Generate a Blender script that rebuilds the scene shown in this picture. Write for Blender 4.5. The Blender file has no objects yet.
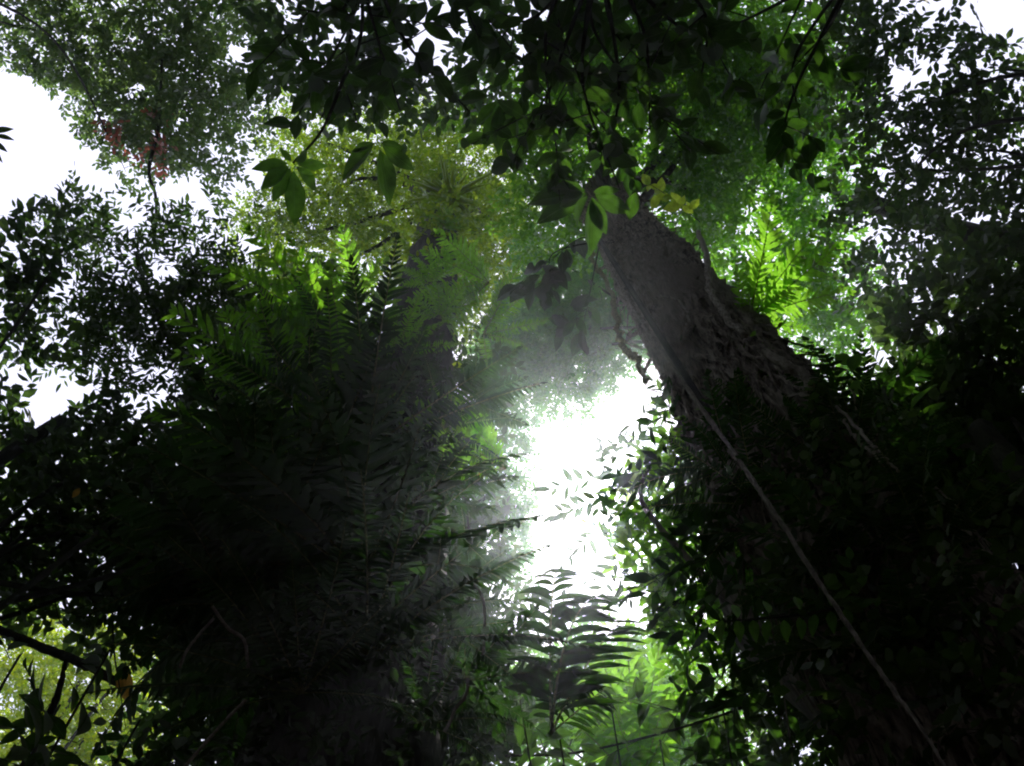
import bpy, math, random
import numpy as np
from mathutils import Vector, Matrix, noise as mnoise

scene = bpy.context.scene
COL = scene.collection
PI = math.pi
RNG = np.random.default_rng(7)

# ------------------------------------------------------------------ camera
F = 1005.0
CX, CY = 512.0, 383.0
CAM = np.array([0.0, 0.0, 1.6])
zc = np.array([(465 - CX) / F, (CY - 20) / F, -1.0]); zc /= np.linalg.norm(zc)
d0 = np.array([0, 0, -1.0])
yc = d0 - d0.dot(zc) * zc; yc /= np.linalg.norm(yc)
xc = np.cross(yc, zc)
M = np.stack([xc, yc, zc])          # camera space to world space


def ray(px, py):
    v = np.array([(px - CX) / F, (CY - py) / F, -1.0])
    return M @ (v / np.linalg.norm(v))


def at(px, py, d):
    return CAM + ray(px, py) * d


def foot(px, py, R):
    r = ray(px, py); h = r[:2] / np.linalg.norm(r[:2])
    return CAM[:2] + h * R


def to_px(P):
    q = (np.atleast_2d(P) - CAM) @ M
    w = np.where(q[:, 2] < -1e-3, -q[:, 2], np.nan)
    return np.stack([CX + F * q[:, 0] / w, CY - F * q[:, 1] / w], 1)


cam = bpy.data.cameras.new('camera')
cam.sensor_width = 36.0
cam.lens = F / 1024 * 36.0
cam.clip_start = 0.05
cam.clip_end = 500
camo = bpy.data.objects.new('camera', cam); COL.objects.link(camo)
mw = Matrix.Identity(4)
for i in range(3):
    for j in range(3):
        mw[i][j] = M[i][j]
    mw[i][3] = CAM[i]
camo.matrix_world = mw
scene.camera = camo

SUN = ray(612, 505)

# ------------------------------------------------------------------ world, sun
w = bpy.data.worlds.new('World'); scene.world = w; w.use_nodes = True
nt = w.node_tree; nt.nodes.clear()
sky = nt.nodes.new('ShaderNodeTexSky'); sky.sky_type = 'NISHITA'; sky.sun_disc = False
sky.sun_elevation = math.asin(SUN[2]); sky.sun_rotation = math.atan2(SUN[0], SUN[1])
sky.dust_density = 3.0
tc = nt.nodes.new('ShaderNodeTexCoord')
nz = nt.nodes.new('ShaderNodeTexNoise'); nz.inputs['Scale'].default_value = 2.2; nz.inputs['Detail'].default_value = 6
rp = nt.nodes.new('ShaderNodeValToRGB'); rp.color_ramp.elements[0].position = .3; rp.color_ramp.elements[1].position = .6
rp.color_ramp.elements[0].color = (.5, .5, .5, 1)
mx = nt.nodes.new('ShaderNodeMixRGB'); mx.inputs[2].default_value = (7.8, 7.9, 10.2, 1)
bg = nt.nodes.new('ShaderNodeBackground'); bg.inputs['Strength'].default_value = 0.13
out = nt.nodes.new('ShaderNodeOutputWorld')
L = nt.links.new
L(tc.outputs['Generated'], nz.inputs['Vector']); L(nz.outputs['Fac'], rp.inputs['Fac'])
L(rp.outputs['Color'], mx.inputs[0]); L(sky.outputs[0], mx.inputs[1])
L(mx.outputs[0], bg.inputs['Color']); L(bg.outputs[0], out.inputs['Surface'])

sl = bpy.data.lights.new('sun', 'SUN'); sl.energy = 4.5; sl.angle = math.radians(0.5); sl.color = (1, .95, .86)
so = bpy.data.objects.new('sun', sl); COL.objects.link(so)
so.rotation_euler = Vector(SUN).to_track_quat('Z', 'Y').to_euler()
so.location = (0, 0, 40)

scene.render.engine = 'CYCLES'
cy = scene.cycles
cy.use_denoising = True
cy.use_adaptive_sampling = True; cy.adaptive_threshold = .02
cy.filter_width = 2.0
cy.max_bounces = 5; cy.diffuse_bounces = 4; cy.glossy_bounces = 2; cy.transmission_bounces = 5; cy.volume_bounces = 0
cy.transparent_max_bounces = 8
cy.sample_clamp_indirect = 4.0
cy.caustics_reflective = False; cy.caustics_refractive = False
vs = scene.view_settings
vs.view_transform = 'Standard'; vs.look = 'None'; vs.gamma = 1; vs.use_curve_mapping = False
vs.exposure = 0.35


# ------------------------------------------------------------------ materials
def new_mat(name):
    m = bpy.data.materials.new(name); m.use_nodes = True
    m.node_tree.nodes.clear()
    return m, m.node_tree.nodes, m.node_tree.links.new


def leaf_mat(name, c0, c1, t0, t1, gloss=.10, veins=False, rough=.5):
    """c*: reflected colour, t*: colour let through; each leaf takes its own mix of the two"""
    m, N, K = new_mat(name)
    g = N.new('ShaderNodeNewGeometry')

    def mix(a, b):
        r = N.new('ShaderNodeMixRGB'); r.inputs[1].default_value = (*a, 1); r.inputs[2].default_value = (*b, 1)
        K(g.outputs['Random Per Island'], r.inputs[0]); return r
    a, b = mix(c0, c1), mix(t0, t1)
    ca, cb = a.outputs[0], b.outputs[0]
    if veins:
        uv = N.new('ShaderNodeUVMap'); sp = N.new('ShaderNodeSeparateXYZ'); K(uv.outputs[0], sp.inputs[0])
        ab = N.new('ShaderNodeMath'); ab.operation = 'ABSOLUTE'; K(sp.outputs['X'], ab.inputs[0])
        mid = N.new('ShaderNodeMath'); mid.operation = 'LESS_THAN'; mid.inputs[1].default_value = .035; K(ab.outputs[0], mid.inputs[0])
        ad = N.new('ShaderNodeMath'); ad.operation = 'MULTIPLY_ADD'; ad.inputs[1].default_value = -.45
        K(ab.outputs[0], ad.inputs[0]); K(sp.outputs['Y'], ad.inputs[2])
        mu = N.new('ShaderNodeMath'); mu.operation = 'MULTIPLY'; mu.inputs[1].default_value = 9.; K(ad.outputs[0], mu.inputs[0])
        fr = N.new('ShaderNodeMath'); fr.operation = 'FRACT'; K(mu.outputs[0], fr.inputs[0])
        ls = N.new('ShaderNodeMath'); ls.operation = 'LESS_THAN'; ls.inputs[1].default_value = .09; K(fr.outputs[0], ls.inputs[0])
        mm = N.new('ShaderNodeMath'); mm.operation = 'MULTIPLY'; mm.inputs[1].default_value = .45; K(ls.outputs[0], mm.inputs[0])
        vv = N.new('ShaderNodeMath'); vv.operation = 'MAXIMUM'; K(mid.outputs[0], vv.inputs[0]); K(mm.outputs[0], vv.inputs[1])
        va = N.new('ShaderNodeMixRGB'); K(vv.outputs[0], va.inputs[0]); K(ca, va.inputs[1]); va.inputs[2].default_value = (*[min(1, x * 2.2 + .02) for x in c1], 1)
        vb = N.new('ShaderNodeMixRGB'); K(vv.outputs[0], vb.inputs[0]); K(cb, vb.inputs[1]); vb.inputs[2].default_value = (*[x * .6 for x in t0], 1)
        ca, cb = va.outputs[0], vb.outputs[0]
    # mottling of the blade
    tn = N.new('ShaderNodeTexNoise'); tn.inputs['Scale'].default_value = 28; tn.inputs['Detail'].default_value = 2
    to = N.new('ShaderNodeTexCoord'); K(to.outputs['Object'], tn.inputs['Vector'])
    mr = N.new('ShaderNodeMapRange'); mr.inputs[1].default_value = .3; mr.inputs[2].default_value = .7; mr.inputs[3].default_value = .72; mr.inputs[4].default_value = 1.2
    K(tn.outputs['Fac'], mr.inputs[0])
    outs = []
    for c in (ca, cb):
        q = N.new('ShaderNodeMixRGB'); q.blend_type = 'MULTIPLY'; q.inputs[0].default_value = 1
        K(c, q.inputs[1]); K(mr.outputs[0], q.inputs[2]); outs.append(q.outputs[0])
    df = N.new('ShaderNodeBsdfDiffuse'); K(outs[0], df.inputs['Color'])
    tr = N.new('ShaderNodeBsdfTranslucent'); K(outs[1], tr.inputs['Color'])
    ad2 = N.new('ShaderNodeAddShader'); K(df.outputs[0], ad2.inputs[0]); K(tr.outputs[0], ad2.inputs[1])
    gl = N.new('ShaderNodeBsdfGlossy'); gl.inputs['Roughness'].default_value = rough; gl.inputs['Color'].default_value = (1, 1, 1, 1)
    fz = N.new('ShaderNodeFresnel'); fz.inputs['IOR'].default_value = 1.4
    fm = N.new('ShaderNodeMath'); fm.operation = 'MULTIPLY'; fm.inputs[1].default_value = gloss; K(fz.outputs[0], fm.inputs[0])
    ms = N.new('ShaderNodeMixShader'); K(fm.outputs[0], ms.inputs[0]); K(ad2.outputs[0], ms.inputs[1]); K(gl.outputs[0], ms.inputs[2])
    o = N.new('ShaderNodeOutputMaterial'); K(ms.outputs[0], o.inputs['Surface'])
    return m


def bark_mat(name, c0, c1, c2, scale=(9, 9, 2.2), bump=.6):
    m, N, K = new_mat(name)
    to = N.new('ShaderNodeTexCoord'); mp = N.new('ShaderNodeMapping'); mp.inputs['Scale'].default_value = scale
    K(to.outputs['Object'], mp.inputs['Vector'])
    n1 = N.new('ShaderNodeTexNoise'); n1.inputs['Scale'].default_value = 2.4; n1.inputs['Detail'].default_value = 9; n1.inputs['Roughness'].default_value = .65
    K(mp.outputs[0], n1.inputs['Vector'])
    n2 = N.new('ShaderNodeTexNoise'); n2.inputs['Scale'].default_value = .8; n2.inputs['Detail'].default_value = 4
    K(to.outputs['Object'], n2.inputs['Vector'])
    r = N.new('ShaderNodeValToRGB'); e = r.color_ramp.elements
    e[0].position = .40; e[0].color = (*c0, 1); e[1].position = .64; e[1].color = (*c1, 1)
    K(n1.outputs['Fac'], r.inputs['Fac'])
    r2 = N.new('ShaderNodeValToRGB'); e = r2.color_ramp.elements
    e[0].position = .5; e[0].color = (0, 0, 0, 1); e[1].position = .68; e[1].color = (.8, .8, .8, 1)
    K(n2.outputs['Fac'], r2.inputs['Fac'])
    mxx = N.new('ShaderNodeMixRGB'); K(r2.outputs[0], mxx.inputs[0]); K(r.outputs[0], mxx.inputs[1]); mxx.inputs[2].default_value = (*c2, 1)
    b = N.new('ShaderNodeBump'); b.inputs['Strength'].default_value = bump; b.inputs['Distance'].default_value = .05; K(n1.outputs['Fac'], b.inputs['Height'])
    p = N.new('ShaderNodeBsdfPrincipled'); p.inputs['Roughness'].default_value = .85
    p.inputs['Specular IOR Level'].default_value = .25
    K(mxx.outputs[0], p.inputs['Base Color']); K(b.outputs[0], p.inputs['Normal'])
    o = N.new('ShaderNodeOutputMaterial'); K(p.outputs[0], o.inputs['Surface'])
    return m


LM = {
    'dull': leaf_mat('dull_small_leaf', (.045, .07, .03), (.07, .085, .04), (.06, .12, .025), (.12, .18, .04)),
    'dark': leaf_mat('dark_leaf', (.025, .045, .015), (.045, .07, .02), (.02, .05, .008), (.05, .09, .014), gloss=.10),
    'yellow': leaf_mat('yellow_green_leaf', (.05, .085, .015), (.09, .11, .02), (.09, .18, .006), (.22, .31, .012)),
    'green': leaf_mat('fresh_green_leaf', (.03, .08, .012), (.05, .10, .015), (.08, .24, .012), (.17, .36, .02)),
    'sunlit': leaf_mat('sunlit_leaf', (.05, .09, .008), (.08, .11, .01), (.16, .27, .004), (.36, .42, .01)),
    'shade': leaf_mat('silhouette_leaf', (.02, .04, .012), (.03, .05, .015), (.006, .018, .003), (.012, .03, .004), veins=True),  # shade put into the colour so backlit leaves stay black
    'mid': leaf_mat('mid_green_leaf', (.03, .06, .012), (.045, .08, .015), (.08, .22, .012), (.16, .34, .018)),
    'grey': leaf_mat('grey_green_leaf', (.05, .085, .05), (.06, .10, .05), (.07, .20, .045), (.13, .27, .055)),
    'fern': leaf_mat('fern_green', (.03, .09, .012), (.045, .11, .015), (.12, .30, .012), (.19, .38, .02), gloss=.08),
    'shadefern': leaf_mat('shaded_fern_green', (.014, .036, .008), (.024, .05, .01), (.010, .034, .003), (.02, .054, .005), gloss=.05),  # copy of the fern green with shade put into its colour
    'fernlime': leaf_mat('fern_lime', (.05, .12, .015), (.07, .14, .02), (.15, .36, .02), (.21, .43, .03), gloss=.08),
    'broad': leaf_mat('broad_leaf', (.03, .06, .018), (.045, .08, .02), (.018, .055, .005), (.04, .095, .008), gloss=.14, veins=True),
    'broadlime': leaf_mat('broad_green_leaf', (.04, .10, .02), (.06, .12, .02), (.06, .17, .01), (.10, .23, .014), gloss=.15, veins=True),
    'lime2': leaf_mat('spray_green_leaf', (.04, .10, .02), (.05, .12, .02), (.10, .26, .02), (.14, .32, .03), gloss=.15, veins=True),
    'lime': leaf_mat('lime_leaf', (.07, .14, .02), (.10, .16, .02), (.30, .42, .02), (.40, .50, .04), veins=True),
    'red': leaf_mat('red_young_leaf', (.20, .06, .05), (.22, .085, .06), (.34, .08, .06), (.38, .13, .08)),
    'ochre': leaf_mat('withered_leaf', (.25, .14, .03), (.28, .17, .04), (.42, .22, .03), (.48, .28, .04), veins=True),
}
BK = {
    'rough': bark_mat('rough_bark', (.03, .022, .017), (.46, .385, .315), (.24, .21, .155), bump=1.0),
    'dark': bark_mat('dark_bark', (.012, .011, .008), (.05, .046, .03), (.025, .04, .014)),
    'pale': bark_mat('pale_bark', (.09, .08, .065), (.24, .215, .18), (.14, .15, .10)),
    'root': bark_mat('root_bark', (.12, .10, .08), (.42, .36, .30), (.24, .22, .16), scale=(30, 30, 8)),
    'paleroot': bark_mat('pale_root_bark', (.20, .17, .14), (.60, .53, .44), (.42, .38, .30), scale=(30, 30, 8)),
    'moss': bark_mat('mossy_bark', (.10, .11, .04), (.38, .40, .14), (.24, .27, .10), scale=(30, 30, 30)),
    'fibre': bark_mat('bark_fibre', (.07, .05, .04), (.46, .385, .315), (.24, .20, .16), scale=(14, 14, 3)),
}


# ------------------------------------------------------------------ mesh helpers
def mesh_obj(name, V, Fs, mats, parent=None, uv=None, mi=None, smooth=False):
    """V: (n,3); Fs: list of (k,3|4) int arrays; linked as ONE mesh object"""
    me = bpy.data.meshes.new(name)
    V = np.asarray(V, np.float32)
    loops, starts, tot = [], [], 0
    for f in Fs:
        f = np.asarray(f, np.int32)
        if len(f) == 0:
            continue
        k = f.shape[1]
        loops.append(f.ravel()); starts.append(tot + np.arange(len(f), dtype=np.int32) * k); tot += f.size
    loops = np.concatenate(loops); starts = np.concatenate(starts)
    me.vertices.add(len(V)); me.vertices.foreach_set('co', V.ravel())
    me.loops.add(len(loops)); me.loops.foreach_set('vertex_index', loops)
    me.polygons.add(len(starts)); me.polygons.foreach_set('loop_start', starts)
    if mi is not None:
        me.polygons.foreach_set('material_index', np.asarray(mi, np.int32))
    if smooth:
        me.polygons.foreach_set('use_smooth', np.ones(len(starts), bool))
    if uv is not None:
        ul = me.uv_layers.new(name='UVMap')
        ul.data.foreach_set('uv', np.asarray(uv, np.float32)[loops].ravel())
    for m in (mats if isinstance(mats, (list, tuple)) else [mats]):
        me.materials.append(m)
    me.update(calc_edges=True)
    o = bpy.data.objects.new(name, me); COL.objects.link(o)
    if parent is not None:
        o.parent = parent
        o.matrix_parent_inverse = Matrix.Identity(4)
        o.location = -Vector(parent.location)
    return o


def tag(o, label, cat, group=None):
    o['label'] = label; o['category'] = cat
    if group:
        o['group'] = group
    return o


def thing(name, label, cat, loc, group=None):
    o = bpy.data.objects.new(name, None); COL.objects.link(o)
    o.location = [float(x) for x in loc]; o.empty_display_size = .2
    return tag(o, label, cat, group)


def norm(a):
    return a / np.maximum(np.linalg.norm(a, axis=-1, keepdims=True), 1e-9)


def catmull(P, n):
    P = np.asarray(P, float)
    Q = np.vstack([2 * P[0] - P[1], P, 2 * P[-1] - P[-2]])
    res = []
    for i in range(1, len(Q) - 2):
        t = np.linspace(0, 1, n, endpoint=False)[:, None]
        p0, p1, p2, p3 = Q[i - 1], Q[i], Q[i + 1], Q[i + 2]
        res.append(.5 * (2 * p1 + (p2 - p0) * t + (2 * p0 - 5 * p1 + 4 * p2 - p3) * t ** 2 + (3 * p1 - p0 - 3 * p2 + p3) * t ** 3))
    return np.vstack(res + [P[-1:]])


class Mesher:
    def __init__(s):
        s.V, s.F3, s.F4, s.n = [], [], [], 0

    def tube(s, P, r, sides=6, wob=0.0, seed=0):
        P = np.asarray(P, float); n = len(P)
        r = np.broadcast_to(np.asarray(r, float), (n,))
        T = norm(np.gradient(P, axis=0))
        ref = np.array([0.31, .87, .38]); ref = np.where(np.abs(T @ ref)[:, None] > .92, np.array([1., 0, 0]), ref)
        U = norm(np.cross(T, ref)); W = np.cross(T, U)
        a = np.linspace(0, 2 * PI, sides, endpoint=False)
        rr = r[:, None] * np.ones(sides)
        if wob:
            g = np.random.default_rng(seed)
            rr = rr * (1 + wob * g.standard_normal((n, sides)))
        ring = P[:, None] + rr[..., None] * (np.cos(a)[None, :, None] * U[:, None] + np.sin(a)[None, :, None] * W[:, None])
        i = np.arange(n - 1)[:, None] * sides; j = np.arange(sides)[None]
        k = (j + 1) % sides
        q = np.stack([i + j, i + k, i + sides + k, i + sides + j], -1).reshape(-1, 4) + s.n
        s.V.append(ring.reshape(-1, 3)); s.F4.append(q); s.n += n * sides
        # closed ends
        for c, off, flip in ((P[0], 0, 1), (P[-1], (n - 1) * sides, 0)):
            s.V.append(c[None]); f = np.stack([np.arange(sides) + off, (np.arange(sides) + 1) % sides + off, np.full(sides, 0)], -1) + (s.n - n * sides if False else 0)
            base = s.n
            f[:, :2] += base - n * sides - (1 if off else 0)
            f[:, 2] = base
            s.F3.append(f[:, ::-1] if flip else f); s.n += 1
        return s

    def build(s, name, mat, parent=None, smooth=True):
        return mesh_obj(name, np.vstack(s.V), [np.vstack(s.F4), np.vstack(s.F3)], mat, parent, smooth=smooth)


# leaf templates: vertices (across -1..1, along 0..1, lift), faces
def tpl_small():
    v = [(0, 0, 0), (-1, .32, .05), (1, .32, .05), (-.8, .68, .03), (.8, .68, .03), (0, 1, -.06)]
    return np.array(v), np.array([(0, 2, 1), (3, 4, 5)]), np.array([(1, 2, 4, 3)])


def tpl_blade(prof, lift=.10, droop=.14):
    """prof: half widths along the blade; a fold along the midrib and a bend along the length"""
    n = len(prof); v, f = [], []
    for i, p in enumerate(prof):
        t = i / (n - 1); dz = -droop * t * t
        v += [(-p, t, lift * p + dz), (0, t, dz), (p, t, lift * p + dz)]
    for i in range(n - 1):
        a = i * 3
        f += [(a, a + 1, a + 4, a + 3), (a + 1, a + 2, a + 5, a + 4)]
    return np.array(v, float), np.zeros((0, 3), int), np.array(f)


COVER = .6
T_SMALL = tpl_small()
T_BROAD = tpl_blade([.04, .62, .96, 1, .82, .45, .02])
T_LANCE = tpl_blade([.06, .7, 1, .8, .03], .06, .1)


def leaf_soup(C, D, Nn, Ln, Wd, tpl):
    """C base points, D axis, Nn normal, Ln length, Wd half width"""
    D = norm(D); S = norm(np.cross(D, Nn)); Nn = np.cross(S, D)
    v, f3, f4 = tpl
    P = (C[:, None] + D[:, None] * (v[:, 1][None, :, None] * Ln[:, None, None])
         + S[:, None] * (v[:, 0][None, :, None] * Wd[:, None, None])
         + Nn[:, None] * (v[:, 2][None, :, None] * Ln[:, None, None]))
    k = len(v); n = len(C); off = (np.arange(n) * k)[:, None, None]
    uv = np.tile(v[:, :2], (n, 1))
    return P.reshape(-1, 3), (f3[None] + off).reshape(-1, 3), (f4[None] + off).reshape(-1, 4), uv


# gaps in the canopy: open sky stays open between the crowns
HOLES = [
    [(-20, 70), (20, 72), (48, 88), (62, 120), (86, 150), (66, 178), (60, 196), (20, 208), (-20, 206)],
    [(536, 428), (575, 432), (610, 414), (622, 376), (640, 380), (656, 398), (650, 420), (634, 440), (608, 462), (596, 500),
     (600, 535), (614, 566), (640, 600), (634, 624), (616, 622), (596, 598), (566, 586), (538, 560), (530, 528), (542, 500), (538, 470)],
    [(32, 372), (44, 358), (50, 380), (88, 384), (92, 404), (60, 412), (38, 422)],
    [(972, 8), (1000, -10), (1040, -10), (1040, 52), (1012, 34), (990, 36)],
    [(402, 56), (424, 40), (462, -6), (468, 22), (446, 46), (424, 68)],
    [(862, 352), (872, 346), (892, 366), (888, 372)],
    [(232, 48), (246, 46), (258, 62), (236, 66)], [(268, 40), (284, 46), (280, 58), (264, 52)],
    [(116, 196), (128, 205), (134, 232), (122, 230)],
    [(162, 180), (204, 178), (206, 196), (176, 204), (160, 198)],
    [(150, 266), (176, 264), (182, 276), (158, 282)],
    [(130, 398), (160, 396), (165, 408), (140, 410)],
    [(238, 242), (258, 240), (262, 254), (244, 256)],
    [(340, 18), (362, 20), (362, 34), (342, 36)],
    [(962, 214), (988, 210), (990, 226), (968, 230)], [(922, 18), (936, 18), (934, 34), (924, 34)], [(915, 56), (926, 54), (930, 72), (920, 74)],
    [(892, 62), (910, 78), (906, 92), (892, 84)],
]
HB = [(min(p[0] for p in h), max(p[0] for p in h), min(p[1] for p in h), max(p[1] for p in h)) for h in HOLES]


# low openings through which far sunlit trees show
LOW = [
    [(-20, 690), (30, 676), (62, 690), (100, 668), (126, 634), (170, 632), (172, 652), (146, 678), (134, 702), (104, 724), (50, 745), (20, 790), (-20, 790)],
    [(548, 640), (600, 632), (640, 618), (672, 640), (684, 690), (660, 716), (610, 730), (570, 780), (505, 780), (522, 735), (548, 700)],
    [(270, 150), (330, 110), (400, 130), (500, 130), (520, 180), (470, 205), (400, 240), (330, 230), (270, 220)],
]


def in_holes(q, polys=None):
    r = np.zeros(len(q), bool)
    for h in (HOLES if polys is None else polys):
        x, y = q[:, 0], q[:, 1]; ins = np.zeros(len(q), bool)
        for (x0, y0), (x1, y1) in zip(h, h[1:] + h[:1]):
            c = (y0 > y) != (y1 > y)
            with np.errstate(all='ignore'):
                ins ^= c & (x < (x1 - x0) * (y - y0) / (y1 - y0 + 1e-9) + x0)
        r |= ins
    return r


def foliage(name, clumps, leaf_l, leaf_w, mat, parent, seed, per=9, tpl=T_SMALL, twig=None, droop=.15, respect=True, low=True, flat=.5, spread=.45, thick=.7):
    """leafy twigs spread through the clumps; clumps: (x,y,z, radius, cover)"""
    g = np.random.default_rng(seed)
    TL = twig or leaf_l * per * .33
    la = leaf_l * leaf_w * 1.35 * .62 * COVER
    Cs, Cl = [], []
    for (x, y, z, r, cov) in clumps:
        n = max(1, int(cov * PI * r * r / la / (per + 1)))
        u = norm(g.standard_normal((n, 3))) * (g.random((n, 1)) ** .42)
        Cs.append(np.array([x, y, z]) + u * np.array([1, 1, thick]) * r); Cl.append(u)
    C = np.vstack(Cs); U = np.vstack(Cl)
    t = norm(U * .6 + g.standard_normal(C.shape) * .8 + np.array([0, 0, -droop]))
    t[:, 2] *= flat; t = norm(t)
    if respect:
        k = ~in_holes(to_px(C)) & ~in_holes(to_px(C + t * TL)) & ~in_holes(to_px(C + t * TL * .5))
        if low:
            k &= ~in_holes(to_px(C + t * TL * .4), LOW)
        C, t = C[k], t[k]
    n = len(C)
    up = norm(np.array([0, 0, 1.]) + g.standard_normal((n, 3)) * spread)
    sd = norm(np.cross(t, up)); up = np.cross(sd, t)
    s = (np.arange(per) + 1) / (per + .3)
    tl = TL * (.7 + .6 * g.random(n))
    P = C[:, None] + t[:, None] * (s[None, :, None] * tl[:, None, None]) + np.array([0, 0, -1.]) * (s ** 2 * .12)[None, :, None] * tl[:, None, None]
    sg = np.where(np.arange(per) % 2, 1., -1.)
    a = np.radians(52) + g.standard_normal((n, per)) * .25
    D = t[:, None] * np.cos(a)[..., None] + sd[:, None] * (np.sin(a) * sg)[..., None] + g.standard_normal((n, per, 3)) * .16
    D[:, -1] = t + g.standard_normal((n, 3)) * .15
    N_ = up[:, None] + g.standard_normal((n, per, 3)) * spread * .8
    keep = g.random((n, per)).ravel() < .93
    Ll = leaf_l * (.65 + .6 * g.random(n * per)); Lw = leaf_w * .5 * (Ll / leaf_l) * (.8 + .4 * g.random(n * per))
    V, f3, f4, uv = leaf_soup(P.reshape(-1, 3)[keep], D.reshape(-1, 3)[keep], N_.reshape(-1, 3)[keep], Ll[keep], Lw[keep], tpl)
    # twig stems
    rad = leaf_l * .014
    b = np.stack([C - t * TL * .05, C + t * (tl * .55)[:, None] + np.array([0, 0, -.04]) * tl[:, None], P[:, -1]], 1)
    off = np.stack([sd, -.5 * sd + .87 * up, -.5 * sd - .87 * up], 1)
    ring = b[:, :, None] + off[:, None] * (rad * np.array([1.3, .9, .4]))[None, :, None, None]
    base = len(V)
    i = (np.arange(n) * 9)[:, None, None] + base
    q = []
    for e in range(2):
        for j in range(3):
            q.append((e * 3 + j, e * 3 + (j + 1) % 3, e * 3 + 3 + (j + 1) % 3, e * 3 + 3 + j))
    q = (np.array(q)[None] + i).reshape(-1, 4)
    V = np.vstack([V, ring.reshape(-1, 3)]); uv = np.vstack([uv, np.tile([[.5, .5]], (n * 9, 1))])
    mi = np.concatenate([np.zeros(len(f3)), np.zeros(len(f4)), np.ones(len(q))])
    return mesh_obj(name, V, [f3, np.vstack([f4, q])], [mat, BK['dark']], parent, uv=uv, mi=mi)


def px_clumps(cl):
    r = []
    for (px, py, rp_, d, cov) in cl:
        p = at(px, py, d); r.append((p[0], p[1], p[2], rp_ * d / F, cov))
    return r


def tree(label, base, fork, cl, leaf, mat, seed, r0=.16, bark='dark', name='rainforest_tree', group=None, limbs=True, extra=(), sparse=0, **kw):
    """trunk from the ground to the fork, limbs to the clumps, a crown of leafy twigs"""
    base = np.array([base[0], base[1], 0.0]); fork = np.asarray(fork, float)
    t = thing(name, label, 'tree', base, group)
    g = np.random.default_rng(seed + 100)
    H = np.linalg.norm(fork - base)
    pts = [base + (fork - base) * s + np.array([*(g.standard_normal(2) * .018 * H * (s * (1 - s) * 4)), 0]) for s in np.linspace(0, 1, 6)]
    pts[0] = base - np.array([0, 0, .15])
    P = catmull(pts, 10); s = np.linspace(0, 1, len(P))
    rr = r0 * (1 - .55 * s) * (1 + 1.0 * np.exp(-s * 30))
    Mesher().tube(P, rr, 14, .03, seed).build('trunk', BK[bark], t)
    C = px_clumps(cl)
    if limbs:
        for i, c in enumerate(C):
            if sparse and i % sparse:
                continue
            e = np.array(c[:3]); s0 = .72 + .28 * ((i * .37) % 1)
            a = P[min(int(s0 * (len(P) - 1)), len(P) - 1)]
            m = a * .45 + e * .55 + np.array([0, 0, .06 * np.linalg.norm(e - a)]) + g.standard_normal(3) * .06 * np.linalg.norm(e - a)
            Q = catmull([a, a * .75 + m * .25 + g.standard_normal(3) * .05, m, e, e + (e - m) * .35 + g.standard_normal(3) * .2 * c[3]], 7)
            k = np.any([in_holes(to_px(Q) + np.array(o_), HOLES + LOW[:2] if kw.get('low', True) else HOLES) for o_ in ((0, 0), (22, 0), (-22, 0), (0, 22), (0, -22))], axis=0)
            if k.any():
                continue
            lr = r0 * .2
            mb = Mesher().tube(Q, np.linspace(lr, lr * .16, len(Q)), 6, .05, i)
            for b in range(5):
                j = len(Q) - 3 - g.integers(0, 12); o = Q[max(0, j)]
                x = o + norm(g.standard_normal(3)) * c[3] * .75
                if in_holes(np.vstack([to_px(np.array([x, (x + o) / 2])) + np.array(o_) for o_ in ((0, 0), (14, 0), (-14, 0), (0, 14), (0, -14))])).any():
                    continue
                R_ = catmull([o, (o + x) / 2 + g.standard_normal(3) * .12 * c[3], x], 5)
                mb.tube(R_, np.linspace(lr * .22, lr * .06, len(R_)), 4)
            mb.build('limb', BK[bark], t)
    for ex in extra:
        Q = catmull([at(*p[:3]) for p in ex], 6)
        Mesher().tube(Q, np.interp(np.linspace(0, 1, len(Q)), np.linspace(0, 1, len(ex)), [p[3] for p in ex]), 7, .06, 3).build('limb', BK[bark], t)
    foliage('crown', C, leaf[0], leaf[1], LM[mat], t, seed, **kw)
    return t


# ------------------------------------------------------------------ ground
def ground():
    n = 120; s = np.linspace(-42, 42, n)
    X, Y = np.meshgrid(s, s)
    Z = np.array([.16 * mnoise.noise((x * .3, y * .3, 0)) + .05 * mnoise.noise((x * 1.4, y * 1.4, 3)) - .06 for x, y in zip(X.ravel(), Y.ravel())])
    V = np.stack([X.ravel(), Y.ravel(), Z], 1)
    i = (np.arange(n - 1)[:, None] * n + np.arange(n - 1)[None]).ravel()
    f = np.stack([i, i + 1, i + n + 1, i + n], 1)
    m, N, K = new_mat('leaf_litter')
    to = N.new('ShaderNodeTexCoord'); v = N.new('ShaderNodeTexVoronoi'); v.inputs['Scale'].default_value = 9
    K(to.outputs['Object'], v.inputs['Vector'])
    r = N.new('ShaderNodeValToRGB'); e = r.color_ramp.elements
    e[0].color = (.015, .011, .007, 1); e[1].color = (.06, .04, .024, 1); K(v.outputs['Color'], r.inputs['Fac'])
    p = N.new('ShaderNodeBsdfPrincipled'); p.inputs['Roughness'].default_value = .9; K(r.outputs[0], p.inputs['Base Color'])
    b = N.new('ShaderNodeBump'); b.inputs['Distance'].default_value = .05; K(v.outputs['Distance'], b.inputs['Height']); K(b.outputs[0], p.inputs['Normal'])
    o = N.new('ShaderNodeOutputMaterial'); K(p.outputs[0], o.inputs['Surface'])
    g = mesh_obj('ground', V, [f], m, smooth=True); g['kind'] = 'structure'


ground()

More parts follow.
